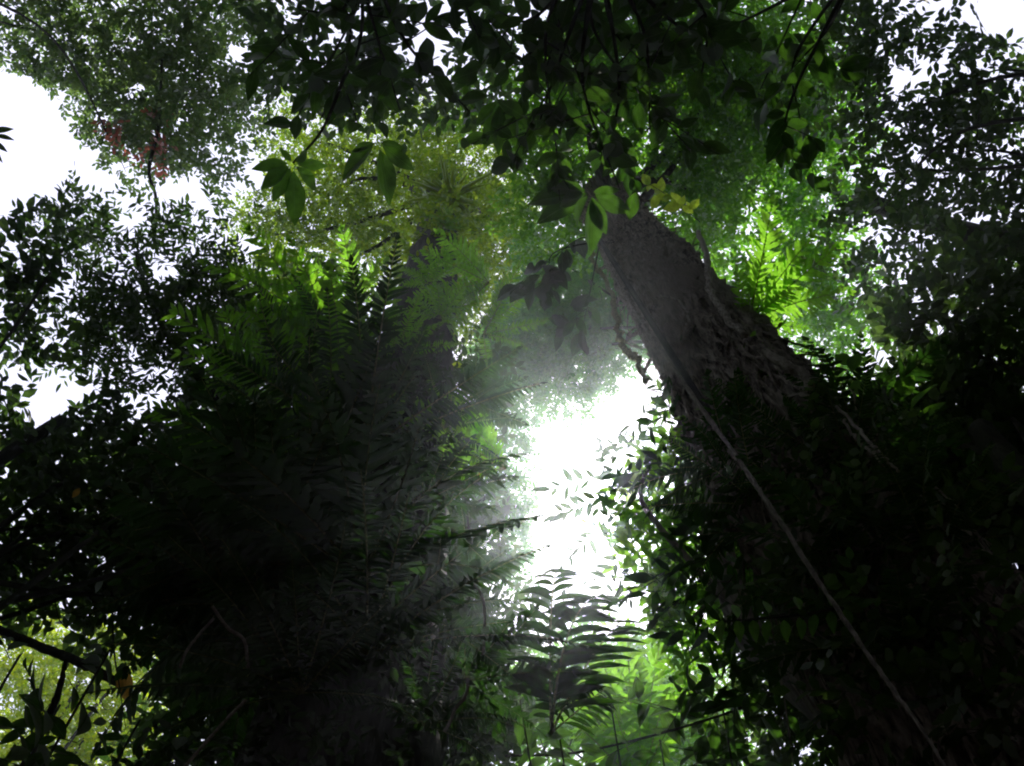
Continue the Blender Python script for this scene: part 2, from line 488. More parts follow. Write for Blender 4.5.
# ------------------------------------------------------------------ the two big trunks
class Bole:
    def __init__(s, px, py, R, r0, r1, H, top):
        s.b = np.array([*foot(px, py, R), 0.0]); s.r0, s.r1, s.H = r0, r1, H
        s.t = np.array(top, float); s.t = s.b + (s.t - s.b) * (H / (s.t[2] - s.b[2]))

    def axis(s, z):
        return s.b + (s.t - s.b) * (np.asarray(z) / s.H)[..., None]

    def rad(s, z):
        k = np.asarray(z) / s.H
        return s.r0 + (s.r1 - s.r0) * k + .45 * s.r0 * np.exp(-np.asarray(z) / .8)

    def hit(s, px, py, lift=0.0):
        """the point of the bark that the line of sight meets (or passes nearest)"""
        r = ray(px, py); d = np.linspace(1.0, 26, 1600); P = CAM + r * d[:, None]
        z = np.clip(P[:, 2], 0, s.H); q = P - s.axis(z); q[:, 2] = 0
        e = np.linalg.norm(q, axis=1) - s.rad(z) - lift
        k = np.where(e < 0)[0]; i = k[0] if len(k) else int(np.argmin(e))
        n = q[i] / max(1e-6, np.linalg.norm(q[i]))
        p = s.axis(z[i]) + n * (s.rad(z[i]) + lift); p[2] = P[i, 2]
        return p, n


RB = Bole(905, 640, 2.5, .39, .265, 15.0, at(606, 205, 13.2))
LB = Bole(330, 766, 3.1, .46, .20, 19.0, at(445, 190, 17.0))


def big_trunk(B, mat, amp, parent, seed, sides=110, rings=420):
    a = np.linspace(0, 2 * PI, sides, endpoint=False); z = np.linspace(-.15, B.H, rings)
    V = np.zeros((rings, sides, 3))
    ax = B.axis(z); rd = B.rad(np.maximum(z, 0))
    for i in range(rings):
        for j in range(sides):
            c, s_ = math.cos(a[j]), math.sin(a[j]); zz = z[i]
            tw = a[j] + .12 * zz
            cx_, sx_ = math.cos(tw), math.sin(tw)
            h = .6 * mnoise.noise((cx_ * 2.2, sx_ * 2.2, zz * .35 + seed)) + .55 * abs(mnoise.noise((cx_ * 6, sx_ * 6, zz * .9 + seed))) \
                + .4 * abs(mnoise.noise((cx_ * 13, sx_ * 13, zz * 2.4 + seed))) + .25 * mnoise.noise((cx_ * 16, sx_ * 16, zz * 12))
            r = rd[i] + amp * h
            V[i, j] = ax[i] + np.array([c * r, s_ * r, 0])
    i = np.arange(rings - 1)[:, None] * sides; j = np.arange(sides)[None]; k = (j + 1) % sides
    q = np.stack([i + j, i + k, i + sides + k, i + sides + j], -1).reshape(-1, 4)
    return mesh_obj('trunk', V.reshape(-1, 3), [q], mat, parent, smooth=True)


def bark_fibres(B, mat, parent, seed, n=3200, z0=2.5, z1=14.5, lift=.06):
    """shaggy strips of bark that stand off the trunk, most hanging along it"""
    g = np.random.default_rng(seed)
    V, Fq = [], []; cnt = 0
    for _ in range(n):
        z = g.uniform(z0, z1); a = g.uniform(0, 2 * PI); L_ = g.uniform(.3, 1.5); wd = g.uniform(.006, .022)
        m = 7; s = np.linspace(0, 1, m); sw = g.normal(0, .16); lf = g.uniform(.02, lift) * (1 + 2.5 * (g.random() < .08))
        zz = z - s * L_ * math.cos(sw); aa = a + s * L_ * math.sin(sw) / .45 + .06 * np.sin(s * g.uniform(3, 7))
        rr = B.rad(zz) + .012 + lf * (s ** 1.5 if g.random() < .5 else np.sin(s * PI))
        P = B.axis(zz) + np.stack([np.cos(aa) * rr, np.sin(aa) * rr, np.zeros(m)], 1)
        T = np.stack([-np.sin(aa), np.cos(aa), np.zeros(m)], 1); O = np.stack([np.cos(aa), np.sin(aa), np.zeros(m)], 1)
        wv = wd * (1 - .75 * s)[:, None]
        V.append(np.stack([P - T * wv, P + O * wv * .6, P + T * wv], 1).reshape(-1, 3))
        i = (np.arange(m - 1) * 3)[:, None]
        f = np.concatenate([np.concatenate([i, i + 1, i + 4, i + 3], 1), np.concatenate([i + 1, i + 2, i + 5, i + 4], 1)]) + cnt
        Fq.append(f); cnt += m * 3
    o = mesh_obj('bark', np.vstack(V), [np.vstack(Fq)], mat, parent, smooth=True)
    return o


rt = thing('rainforest_tree', 'large tree with thick brown shaggy bark leaning up past the fern clumps', 'tree', RB.b)
big_trunk(RB, BK['rough'], .15, rt, 3)
bark_fibres(RB, BK['fibre'], rt, 5)
lt = thing('rainforest_tree', 'tree trunk wrapped in dark hanging ferns and climbing leaves', 'tree', LB.b)
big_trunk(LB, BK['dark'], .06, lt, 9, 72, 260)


# crown and limbs of the two big trees, above what covers them
def crown_for(B, t, cl, leaf, mat, seed, **kw):
    C = px_clumps(cl); g = np.random.default_rng(seed)
    for c in C:
        a = B.axis(np.array(B.H - .4 - g.random() * 1.5)); e = np.array(c[:3])
        m = (a + e) / 2 + np.array([0, 0, .3]) + g.standard_normal(3) * .25
        Q = catmull([a, m, e], 10)
        if in_holes(to_px(Q)).any():
            continue
        Mesher().tube(Q, np.linspace(B.r1 * .26, B.r1 * .06, len(Q)), 8, .05).build('limb', BK['dark'], t)
    foliage('crown', C, leaf[0], leaf[1], LM[mat], t, seed, **kw)


crown_for(RB, rt, [(520, 130, 75, 13.5, 3.2), (600, 90, 80, 14.5, 3.4), (700, 110, 85, 14.5, 3.4), (640, 30, 80, 15, 3.2), (560, 210, 55, 13.8, 2.6), (690, 190, 60, 14, 3.0), (760, 60, 70, 15, 3)],
          (.09, .042), 'mid', 21)
crown_for(LB, lt, [(330, 200, 60, 17, 2.4), (400, 150, 60, 18, 2.2), (460, 170, 60, 18, 2.4), (480, 240, 50, 17, 2.6), (310, 140, 50, 18, 2.0), (270, 235, 45, 17, 2.4), (380, 235, 60, 17.5, 2.6), (500, 200, 40, 18, 2.2), (440, 270, 50, 17.5, 2.6), (482, 318, 34, 17.5, 3), (425, 238, 26, 12.6, 2.2), (446, 215, 22, 12.8, 1.8), (436, 285, 28, 11.4, 2.0), (428, 205, 36, 14.6, 1.8), (452, 238, 34, 14.2, 2.2), (420, 165, 34, 15, 1.6), (470, 205, 30, 14.6, 1.6), (520, 270, 40, 18, 2.4), (280, 290, 40, 17, 2.4)],
          (.075, .037), 'yellow', 22, low=False)

# ------------------------------------------------------------------ canopy trees
tree('tall tree whose grey green small leaved crown carries reddish young leaves', foot(-60, -120, 6.0) if False else (-5.2, -1.2), at(20, -40, 12),
     [(35, 30, 60, 14, 1.87), (110, 40, 70, 14.5, 2.02), (185, 40, 65, 14, 2.02), (130, 105, 55, 13.5, 2.02), (190, 110, 60, 14, 2.02), (60, 85, 26, 14, 1.73), (175, 150, 34, 13.5, 1.44),
      (235, 100, 45, 14.5, 1.58), (235, 20, 50, 15, 1.66), (115, 150, 28, 13.5, 1.30), (215, 170, 30, 14, 1.30), (20, 60, 25, 14, 1.44)],
     (.085, .042), 'dull', 31, r0=.12, sparse=3, low=False, extra=[[(162, 60, 13.6, .012), (160, 100, 13.4, .022), (158, 130, 13.2, .024), (149, 170, 13, .022), (156, 200, 12.9, .018), (153, 250, 12.8, .01)]])
tree('slender tree with narrow black leaves thinly spread against the white sky', (-4.3, 1.6), at(60, 420, 9.5),
     [(70, 235, 42, 10.5, 1.71), (120, 270, 45, 10, 1.84), (170, 300, 45, 10, 1.96), (130, 335, 50, 9.6, 1.84), (190, 360, 45, 9.6, 2.69), (90, 330, 42, 10, 1.84), (205, 240, 40, 10.5, 1.84), (70, 200, 24, 10.5, 1.35),
      (180, 215, 30, 10.5, 1.47), (100, 390, 32, 9.5, 1.96), (230, 300, 40, 10, 3.18)],
     (.09, .03), 'dark', 32, r0=.11, extra=[[(250, 440, 9.2, .05), (180, 352, 9.6, .035), (150, 300, 9.8, .026), (136, 255, 10, .012)]], tpl=T_SMALL, per=11, spread=.35)
tree('tree with thin open crown of oval leaves against the top sky gaps', (-1.4, -3.2), at(330, -60, 12),
     [(290, 30, 55, 12.5, 2.2), (350, 70, 50, 12, 2.4), (400, 20, 45, 13, 1.8), (300, 85, 40, 12, 2.0), (440, 90, 45, 12, 2.6), (480, 30, 40, 12.5, 2.8), (385, 60, 30, 12, 2.0)],
     (.15, .075), 'dark', 33, r0=.15)
tree('tall tree with fine grey green leaves filling the view beside the bright gap', foot(900, 640, 5.5), at(700, 300, 14),
     [(560, 320, 60, 15, 3.60), (520, 370, 50, 15, 3.40), (600, 350, 45, 15, 3.40), (570, 385, 34, 14.6, 3.00), (620, 320, 45, 15.5, 3.40), (525, 330, 40, 15.5, 3.00), (500, 430, 36, 15, 1.80), (560, 260, 50, 15.5, 3.00), (640, 280, 50, 16, 3.40),
      (495, 500, 36, 14.5, 3.2), (520, 560, 26, 14.5, 3.2), (520, 460, 24, 14.5, 2.6), (522, 515, 24, 14.5, 3.0)],
     (.08, .04), 'grey', 34, r0=.2)
tree('dense tree with green lit leaves behind the lime fern on the shaggy trunk', (5.2, 1.2), at(860, 200, 13),
     [(740, 150, 70, 15.5, 2.88), (820, 150, 60, 15.5, 2.56), (800, 230, 60, 15, 2.40), (770, 300, 60, 15, 2.40), (840, 300, 50, 15, 2.08), (800, 90, 60, 16, 2.56), (830, 350, 45, 14.5, 2.40), (700, 240, 50, 15.5, 2.72), (730, 60, 60, 16, 2.72)],
     (.10, .05), 'green', 35, r0=.22, limbs=False)
tree('tree with black leaves pierced by many small specks of white sky', (5.6, -.6), at(1080, 140, 10.5),
     [(900, 40, 55, 11, 1.74), (890, 120, 50, 11, 1.74), (960, 90, 55, 11, 1.55), (930, 170, 55, 11, 1.74), (990, 150, 55, 10.5, 1.86), (1010, 70, 45, 11, 1.36), (880, 210, 45, 11.5, 1.61), (960, 240, 50, 11, 1.74), (920, 280, 45, 11, 1.61),
      (1020, 230, 50, 10.5, 1.74), (850, 40, 50, 11.5, 2.11), (860, 280, 34, 11.5, 1.24), (980, 20, 24, 11, 0.99)],
     (.105, .052), 'dark', 36, r0=.16)
tree('slim pale barked tree whose leafy crown edges the right side of the gap', foot(835, 700, 3.6), at(712, 480, 8.0),
     [(690, 480, 42, 9, 2.14), (660, 525, 42, 9, 1.57), (632, 505, 30, 9.2, 2.6), (612, 476, 18, 9.4, 2.2), (622, 545, 24, 9, 2.6), (640, 466, 24, 9.4, 2.2), (640, 600, 22, 9, 2.00), (695, 560, 50, 8.6, 3.71), (650, 585, 34, 8.6, 3.04), (700, 610, 50, 8.2, 4.84), (628, 440, 22, 9.6, 1.00), (646, 398, 14, 9.6, 0.90), (668, 430, 22, 9.4, 1.42), (735, 500, 45, 9, 3.71), (655, 460, 26, 9.2, 1.14)],
     (.15, .046), 'mid', 37, r0=.17, bark='pale', per=10)
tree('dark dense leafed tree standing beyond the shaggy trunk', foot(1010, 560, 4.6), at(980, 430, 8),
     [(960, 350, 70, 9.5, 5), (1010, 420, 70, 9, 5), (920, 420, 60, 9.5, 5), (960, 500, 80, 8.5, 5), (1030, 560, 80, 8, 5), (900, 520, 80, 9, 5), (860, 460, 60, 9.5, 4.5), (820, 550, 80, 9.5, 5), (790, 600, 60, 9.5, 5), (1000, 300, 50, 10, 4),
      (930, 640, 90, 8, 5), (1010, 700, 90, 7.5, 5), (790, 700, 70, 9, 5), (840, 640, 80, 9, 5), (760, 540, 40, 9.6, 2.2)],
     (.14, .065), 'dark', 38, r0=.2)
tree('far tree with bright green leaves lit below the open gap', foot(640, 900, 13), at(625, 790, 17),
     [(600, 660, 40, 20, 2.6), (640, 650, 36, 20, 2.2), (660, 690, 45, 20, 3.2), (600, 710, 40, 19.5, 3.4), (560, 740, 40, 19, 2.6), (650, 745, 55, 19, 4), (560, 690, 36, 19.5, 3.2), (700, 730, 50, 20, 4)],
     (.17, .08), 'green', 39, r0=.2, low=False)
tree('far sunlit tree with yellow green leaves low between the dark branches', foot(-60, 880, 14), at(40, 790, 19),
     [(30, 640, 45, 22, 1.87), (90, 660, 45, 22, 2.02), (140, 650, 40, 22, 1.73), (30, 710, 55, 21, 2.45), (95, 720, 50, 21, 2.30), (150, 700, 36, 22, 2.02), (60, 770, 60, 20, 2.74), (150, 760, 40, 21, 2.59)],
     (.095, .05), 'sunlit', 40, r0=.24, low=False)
tree('dark leafy tree with bright leaf glints along the frame edge by the sky', (-4.6, 3.4), at(-20, 520, 8.5),
     [(15, 235, 34, 9.5, 3.6), (10, 290, 34, 9.5, 3.6), (15, 350, 24, 9.5, 3.2), (20, 440, 40, 9.5, 4), (70, 460, 45, 9.5, 4), (130, 450, 45, 9.5, 4), (60, 520, 60, 9, 4.4), (150, 520, 60, 9, 4.6), (30, 570, 45, 9, 4.2),
      (110, 580, 50, 9, 4.6), (190, 590, 60, 9, 5), (210, 450, 50, 9.5, 4.2), (230, 530, 60, 9, 5), (0, 200, 16, 9.5, 2), (190, 660, 30, 9, 5)],
     (.12, .06), 'dark', 41, r0=.16)
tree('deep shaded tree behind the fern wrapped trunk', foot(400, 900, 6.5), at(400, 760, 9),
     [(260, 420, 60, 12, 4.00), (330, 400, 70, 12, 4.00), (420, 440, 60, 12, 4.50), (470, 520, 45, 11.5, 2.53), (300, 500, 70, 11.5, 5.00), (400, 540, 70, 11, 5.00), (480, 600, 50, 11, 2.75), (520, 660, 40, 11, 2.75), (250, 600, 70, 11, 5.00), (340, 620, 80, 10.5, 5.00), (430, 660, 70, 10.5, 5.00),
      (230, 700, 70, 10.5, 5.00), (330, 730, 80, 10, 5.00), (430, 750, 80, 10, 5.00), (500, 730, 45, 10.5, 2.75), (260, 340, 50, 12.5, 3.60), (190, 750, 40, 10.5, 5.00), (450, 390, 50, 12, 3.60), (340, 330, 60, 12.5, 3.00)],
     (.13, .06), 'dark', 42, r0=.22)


# red young leaves on the small leaved crown
GAPT = [o for o in COL.objects if o.get('label', '').startswith('slim pale barked')][0]
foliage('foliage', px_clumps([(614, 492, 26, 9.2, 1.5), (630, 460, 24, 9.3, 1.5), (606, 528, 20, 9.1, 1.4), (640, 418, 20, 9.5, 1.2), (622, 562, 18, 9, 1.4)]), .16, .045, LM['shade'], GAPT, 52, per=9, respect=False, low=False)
RED = [o for o in COL.objects if o.get('label', '').startswith('tall tree whose grey')][0]
foliage('red_leaves', px_clumps([(118, 128, 12, 13.2, 1.6), (157, 120, 8, 13.2, 1.4), (158, 156, 13, 13.1, 1.6), (166, 142, 8, 13.1, 1.2)]), .085, .038, LM['red'], RED, 51, per=6, respect=False)


# ------------------------------------------------------------------ ferns
def serrate(n, tip=.06):
    r = []
    for i in range(n):
        t = i / (n - 1); b = (1 - t) ** .6 * .8 + .2
        r.append(b * (1.0 if i % 2 else .72))
    r[-1] = tip
    return r


FR = {}


def frond_mesh(kind, var, mat):
    """one frond of unit length along +X, its upper face towards +Z, arching down"""
    key = (kind, var, mat)
    if key in FR:
        return FR[key]
    g = np.random.default_rng(var * 17 + len(kind))
    arch = [.12, .26, .42, .2][var % 4]
    pr = {'lobed': dict(n=18, L=.23, w=.029, s0=.10, tpl=tpl_blade(serrate(8), .03, .10), ang=66),
          'sword': dict(n=34, L=.12, w=.0105, s0=.06, tpl=tpl_blade([.5, 1, .9, .6, .05], .05, .2), ang=76),
          'leaflet': dict(n=13, L=.23, w=.022, s0=.14, tpl=tpl_blade([.08, .75, 1, .92, .6, .03], .08, .12), ang=62)}[kind]
    n = pr['n']; s = np.linspace(pr['s0'], .985, n)
    side = arch * .3 * g.normal()

    def spine(u):
        u = np.asarray(u)
        return np.stack([u - .25 * arch * u ** 3, side * u ** 2, .12 * u - arch * u ** 2.2], -1)
    C, D, N_, Ln, Wd = [], [], [], [], []
    prof = {'lobed': np.sin(PI * np.clip((1 - s) * .93 + .06, 0, 1)) ** .7 * (1 - .25 * s), 'sword': np.minimum(1, np.minimum(s * 7, (1 - s) * 2.6 + .12)), 'leaflet': np.minimum(1, .6 + (1 - s) * 1.2)}[kind]
    e = 1e-3
    for i, u in enumerate(s):
        p = spine(u); t = norm(spine(u + e) - spine(u - e)); nn = norm(np.cross(t, np.array([0, 1., 0]))) * -1
        nn = nn if nn[2] > 0 else -nn
        sd = np.cross(nn, t)
        for sg in (-1, 1):
            if g.random() < (.05 if u < .8 or var != 2 else .5):
                continue
            a = math.radians(pr['ang'] * (1 - .35 * u)) + g.normal() * .13
            off = 0 if kind != 'sword' else .4 * (s[1] - s[0]) * sg
            C.append(p + t * off); D.append(t * math.cos(a) + sd * sg * math.sin(a) - nn * (.12 + .1 * g.random())); N_.append(nn + g.standard_normal(3) * .16)
            Ln.append(pr['L'] * prof[i] * g.uniform(.8, 1.12) * (.45 if g.random() < .05 else 1)); Wd.append(pr['w'] * (.55 + .45 * prof[i]))
    p = spine(1.0 - .015)
    C.append(p); D.append(norm(spine(1) - spine(.98))); N_.append(np.array([0, 0, 1.])); Ln.append(pr['L'] * .35); Wd.append(pr['w'])
    V, f3, f4, uv = leaf_soup(np.array(C), np.array(D), np.array(N_), np.array(Ln), np.array(Wd), pr['tpl'])
    m = Mesher().tube(spine(np.linspace(0, .99, 14)), np.linspace(.006, .002, 14), 5)
    b = len(V); tv = np.vstack(m.V); q = np.vstack(m.F4) + b; f3b = np.vstack(m.F3) + b
    V = np.vstack([V, tv]); uv = np.vstack([uv, np.full((len(tv), 2), .5)])
    o = mesh_obj('frond', V, [f4, q, f3b], [LM[mat], BK['moss']], uv=uv, mi=np.concatenate([np.zeros(len(f4)), np.ones(len(q) + len(f3b))]))
    me = o.data; bpy.data.objects.remove(o)
    FR[key] = (me, spine(1.0))
    return FR[key]


def add_frond(parent, vec, kind, var, mat, hint=(0, 0, 1.0), name='frond'):
    """a frond from the fern's root whose tip lies at vec"""
    me, tip = frond_mesh(kind, var, mat)
    e1 = tip / np.linalg.norm(tip); y = norm(np.array([-e1[1], e1[0], 0])); Bl = np.stack([e1, y, np.cross(e1, y)], 1)
    E1 = norm(np.asarray(vec, float)); Y = norm(np.cross(np.asarray(hint, float), E1)); Bw = np.stack([E1, Y, np.cross(E1, Y)], 1)
    R = Bw @ Bl.T * (np.linalg.norm(vec) / np.linalg.norm(tip))
    o = bpy.data.objects.new(name, me); COL.objects.link(o); o.parent = parent
    mm = Matrix.Identity(4)
    for i in range(3):
        for j in range(3):
            mm[i][j] = R[i, j]
    o.matrix_basis = mm
    return o


def fern(label, root, tips=(), kind='lobed', mat='fern', rosette=0, length=.8, outward=None, seed=0, group=None, hint=None, cat='fern', up=.25):
    t = thing('fern', label, cat, root, group)
    g = np.random.default_rng(seed)
    root = np.asarray(root, float)
    hv = np.array([0, 0, 1.0]) if hint is None else np.asarray(hint, float)
    for i, p in enumerate(tips):
        tp = at(*p); add_frond(t, tp - root, kind, (seed + i) % 4, mat, hv + g.standard_normal(3) * .12)
    if rosette:
        o = np.asarray(outward, float); tg = np.array([-o[1], o[0], 0])
        for i in range(rosette):
            a = (i + .5 * g.random()) / rosette * PI - PI / 2
            a = a * 1.15
            d = norm(o * math.cos(a) + tg * math.sin(a) + np.array([0, 0, g.normal(up, .42)]))
            add_frond(t, d * length * g.uniform(.7, 1.15), kind, int(g.integers(0, 4)), mat, np.array([0, 0, 1.]) + o * .35 + g.standard_normal(3) * .38)
    return t


def dist(p):
    return float(np.linalg.norm(np.asarray(p) - CAM))


# the fern clumps of the shaggy trunk
p, n = RB.hit(752, 318); d = dist(p)
fern('bright lime fern with sunlit lobed fronds standing up from the edge of the shaggy trunk', p,
     [(772, 203, d + .2), (738, 262, d - .1), (812, 236, d + .1), (838, 246, d), (796, 288, d - .3), (850, 292, d + .1), (760, 262, d + .3), (806, 328, d - .1)], 'lobed', 'fernlime', seed=1)
p, n = RB.hit(752, 345); d = dist(p)
fern('small fern tuft with short fronds on the middle of the shaggy trunk', p, [(742, 368, d - .2), (764, 372, d - .25), (735, 350, d - .15), (776, 352, d - .2), (755, 330, d - .1)], 'lobed', 'fern', seed=2)
p, n = RB.hit(784, 372); d = dist(p)
fern('wide dark fern with fine hanging fronds across the shaggy trunk below the pale root', p,
     [(722, 420, d - .5), (744, 448, d - .6), (776, 462, d - .7), (812, 452, d - .6), (838, 430, d - .4), (836, 396, d - .2), (733, 390, d - .3)], 'sword', 'fern', seed=3)
p, n = RB.hit(700, 418); d = dist(p)
fern('grey green fern on the gap side of the shaggy trunk beside the thin liana', p, [(655, 452, d), (668, 470, d - .1), (690, 470, d - .2), (715, 455, d - .3), (676, 418, d), (706, 402, d - .3)], 'lobed', 'fern', seed=4)
for i, (px, py, n_, Lg, kd, lb) in enumerate([
        (760, 505, 9, .52, 'sword', 'dark fern on the shaggy trunk left of the liana, below the grey green fern'),
        (850, 480, 9, .52, 'sword', 'dark fern on the shaggy trunk close under the forked pale roots'),
        (845, 560, 9, .52, 'lobed', 'dark fern in the shade of the shaggy trunk right of the liana'),
        (930, 560, 9, .52, 'sword', 'black shaded fern on the right edge of the shaggy trunk'),
        (905, 655, 8, .52, 'lobed', 'black shaded fern low on the shaggy trunk beside the end of the liana'),
        (735, 470, 8, .5, 'lobed', 'dark fern on the shaggy trunk left of the liana, level with the forked roots'),
        (800, 445, 9, .5, 'sword', 'dark fern on the shaggy trunk right under the wide fern with hanging fronds'),
        (860, 420, 8, .52, 'lobed', 'dark fern beside the paddle leaved climber on the shaggy trunk')]):
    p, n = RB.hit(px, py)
    fern(lb, p, kind=kd, rosette=n_, length=Lg, outward=n, seed=20 + i, mat='shadefern', up=0)

# the fern clumps of the wrapped trunk
p, n = LB.hit(446, 312); p = p + n * .5; d = dist(p)
fern('sunlit fern with two bright upright fronds above the middle of the wrapped trunk', p,
     [(438, 232, d + .5), (424, 252, d + .3), (472, 262, d + .4), (462, 300, d - .4), (486, 290, d), (410, 300, d - .2), (448, 340, d - .6)], 'lobed', 'fernlime', seed=31)
p, n = LB.hit(360, 300); p = p + n * .4; d = dist(p)
fern('fern with one pale bright frond pointing at the yellow green crown', p,
     [(342, 228, d + .5), (300, 262, d + .2), (382, 256, d + .3), (330, 330, d - .4), (290, 300, d), (396, 318, d - .4)], 'lobed', 'fernlime', seed=32)
p, n = LB.hit(326, 292); p = p + n * .6; d = dist(p)
fern('fern with long comb like fronds hanging down the left of the wrapped trunk', p,
     [(362, 384, d - .8), (318, 376, d - .8), (345, 350, d - .9), (286, 350, d - .5), (270, 300, d), (262, 330, d - .3)], 'sword', 'fern', seed=33)
p, n = LB.hit(262, 282); p = p + n * .5; d = dist(p)
fern('leafy fern with green fronds spread towards the small leaved tree', p,
     [(205, 262, d), (222, 310, d - .3), (248, 228, d + .2), (290, 240, d + .2), (230, 340, d - .5), (272, 330, d - .5)], 'lobed', 'fern', seed=34)
p, n = LB.hit(244, 372); p = p + n * .6; d = dist(p)
fern('compound leaved fern with shiny oval leaflets beside the white sky on the left', p,
     [(176, 314, d), (180, 352, d), (226, 316, d), (250, 330, d), (204, 384, d - .2)], 'leaflet', 'fernlime', seed=35)
p, n = LB.hit(470, 470); p = p + n * .4; d = dist(p)
fern('dark green fern with broad toothed fronds next to the bright gap', p,
     [(374, 396, d - .3), (398, 442, d - .4), (432, 384, d), (458, 400, d + .1), (424, 480, d - .5)], 'lobed', 'fern', seed=36)
p, n = LB.hit(210, 440); p = p + n * .4; d = dist(p)
fern('fern with a row of upright oval leaflets in the dark left of the wrapped trunk', p, [(318, 386, d), (290, 430, d - .2), (160, 410, d)], 'leaflet', 'fern', seed=37)
p, n = LB.hit(500, 332); p = p + n * .3; d = dist(p)
fern('soft green fern between the wrapped trunk and the grey green crown', p, [(540, 282, d + .3), (522, 258, d + .3), (506, 272, d + .3), (552, 318, d), (530, 350, d - .3), (492, 380, d - .4)], 'sword', 'fern', seed=38)
p, n = LB.hit(470, 735); p = p + n * .5; d = dist(p)
fern('fern silhouette with oval leaflets reaching into the bottom of the bright gap', p,
     [(556, 572, d + .9), (620, 622, d + 1.0), (604, 690, d + .6), (602, 596, d + .9), (560, 650, d + .4)], 'leaflet', 'shadefern', seed=39, hint=norm(CAM - p) * .8 + np.array([0, 0, .6]))
tb = foot(645, 900, 7.5); tp_ = at(640, 790, 10.2)
tf = thing('tree_fern', 'bright green tree fern with spreading feathery fronds below the open gap', 'tree fern', (*tb, 0))
Q = catmull([np.array([*tb, -.1]), np.array([*tb, 0]) * .5 + tp_ * .5 + np.array([.1, 0, 0]), tp_], 14)
Mesher().tube(Q, np.linspace(.11, .075, len(Q)), 12, .08, 4).build('trunk', BK['dark'], tf)
for i, (x, y, d) in enumerate([(560, 668, 9.8), (596, 640, 10.4), (628, 628, 10.8), (662, 634, 10.6), (692, 668, 10.2), (548, 706, 9.4), (706, 716, 9.8), (640, 668, 9.6), (606, 690, 9.4), (668, 690, 9.3), (580, 730, 9)]):
    o = add_frond(tf, at(x, y, d) - np.array([*tb, 0]) - (tp_ - np.array([*tb, 0])), 'lobed', i % 4, 'fern', np.array([0, 0, 1.]) + RNG.standard_normal(3) * .2)
    o.location = [float(v) for v in tp_ - np.array([*tb, 0])]

SPOTS = [
    (428, 296, .5, 'lobed', 'green fern right behind the two bright fronds on the wrapped trunk'),
    (452, 268, .42, 'sword', 'fine leaved fern on the gap side of the wrapped trunk under the nest'),
    (432, 330, .5, 'lobed', 'mid green fern below the two bright fronds on the wrapped trunk'),
    (440, 236, .42, 'sword', 'fine leaved fern close under the strap leaved nest'),
    (400, 365, .6, 'sword', 'shaded fern on the wrapped trunk right below the two bright fronds'),
    (300, 400, .7, 'lobed', 'shaded fern on the wrapped trunk under the comb like fronds'),
    (370, 470, .85, 'sword', 'nearly black fern in the middle of the wrapped trunk'),
    (280, 520, .8, 'lobed', 'nearly black fern on the left flank of the wrapped trunk'),
    (446, 560, .5, 'sword', 'nearly black fern on the gap side of the wrapped trunk above the thin bent root'),
    (360, 600, .75, 'lobed', 'black fern low in the middle of the wrapped trunk'),
    (250, 640, .7, 'sword', 'black fern low on the wrapped trunk beside the pale dangling roots'),
    (440, 680, .6, 'lobed', 'black fern low on the wrapped trunk beside the hooked root'),
    (310, 720, .55, 'sword', 'lowest black fern at the foot of the view on the wrapped trunk'),
    (450, 400, .6, 'lobed', 'dim fern on the wrapped trunk behind the broad toothed fronds'),
    (350, 385, .7, 'sword', 'dim fine leaved fern in the shade under the comb like fronds'),
    (430, 440, .6, 'sword', 'dim fern on the wrapped trunk beside the sky specks of the gap'),
    (320, 450, .8, 'sword', 'dark fern on the wrapped trunk above the left flank fern'),
    (330, 550, .75, 'sword', 'black drooping fern between two broader ferns on the wrapped trunk'),
    (410, 520, .6, 'lobed', 'black fern on the wrapped trunk level with the foot of the gap'),
    (410, 630, .6, 'sword', 'black fern on the wrapped trunk above the hooked root'),
    (300, 610, .7, 'lobed', 'black fern right of the pale dangling roots'),
    (360, 680, .6, 'sword', 'black fern low on the wrapped trunk near its middle line'),
    (270, 460, .8, 'sword', 'dark fern at the left edge of the wrapped trunk under the oval leaflets'),
    (400, 745, .5, 'sword', 'lowest black fern on the gap side of the wrapped trunk'),
    (240, 570, .75, 'lobed', 'black fern jutting from the left edge of the wrapped trunk above the pale dangling roots')]
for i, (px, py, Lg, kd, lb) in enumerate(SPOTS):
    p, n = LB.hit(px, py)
    fern(lb, p + n * .12, kind=kd, rosette=10, length=Lg * (1.4 if px < 400 else .8), outward=n, seed=60 + i, mat='fern' if i in (0, 1, 2, 3, 4, 5) else 'shadefern', up=.0)


# strap leaved nest on top
def strap_rosette(label, root, n, length, mat, seed):
    t = thing('bromeliad', label, 'plant', root); g = np.random.default_rng(seed)
    for i in range(n):
        a = i / n * 2 * PI + g.normal() * .2; el = g.uniform(.15, 1.25)
        d = np.array([math.cos(a) * math.cos(el), math.sin(a) * math.cos(el), math.sin(el)])
        tpl = tpl_blade([.7, .9, 1, 1, .9, .75, .5, .05], .25, g.uniform(.1, .45))
        V, f3, f4, uv = leaf_soup(np.array([root]), d[None], np.array([[-d[0] * .3, -d[1] * .3, 1.]]), np.array([length * g.uniform(.7, 1.1)]), np.array([length * .05]), tpl)
        mesh_obj('leaf', V, [f4], LM[mat], t, uv=uv, smooth=True)
    return t


strap_rosette('strap leaved nest plant perched high under the yellow green crown', at(450, 200, 13.2), 30, .62, 'yellow', 5)

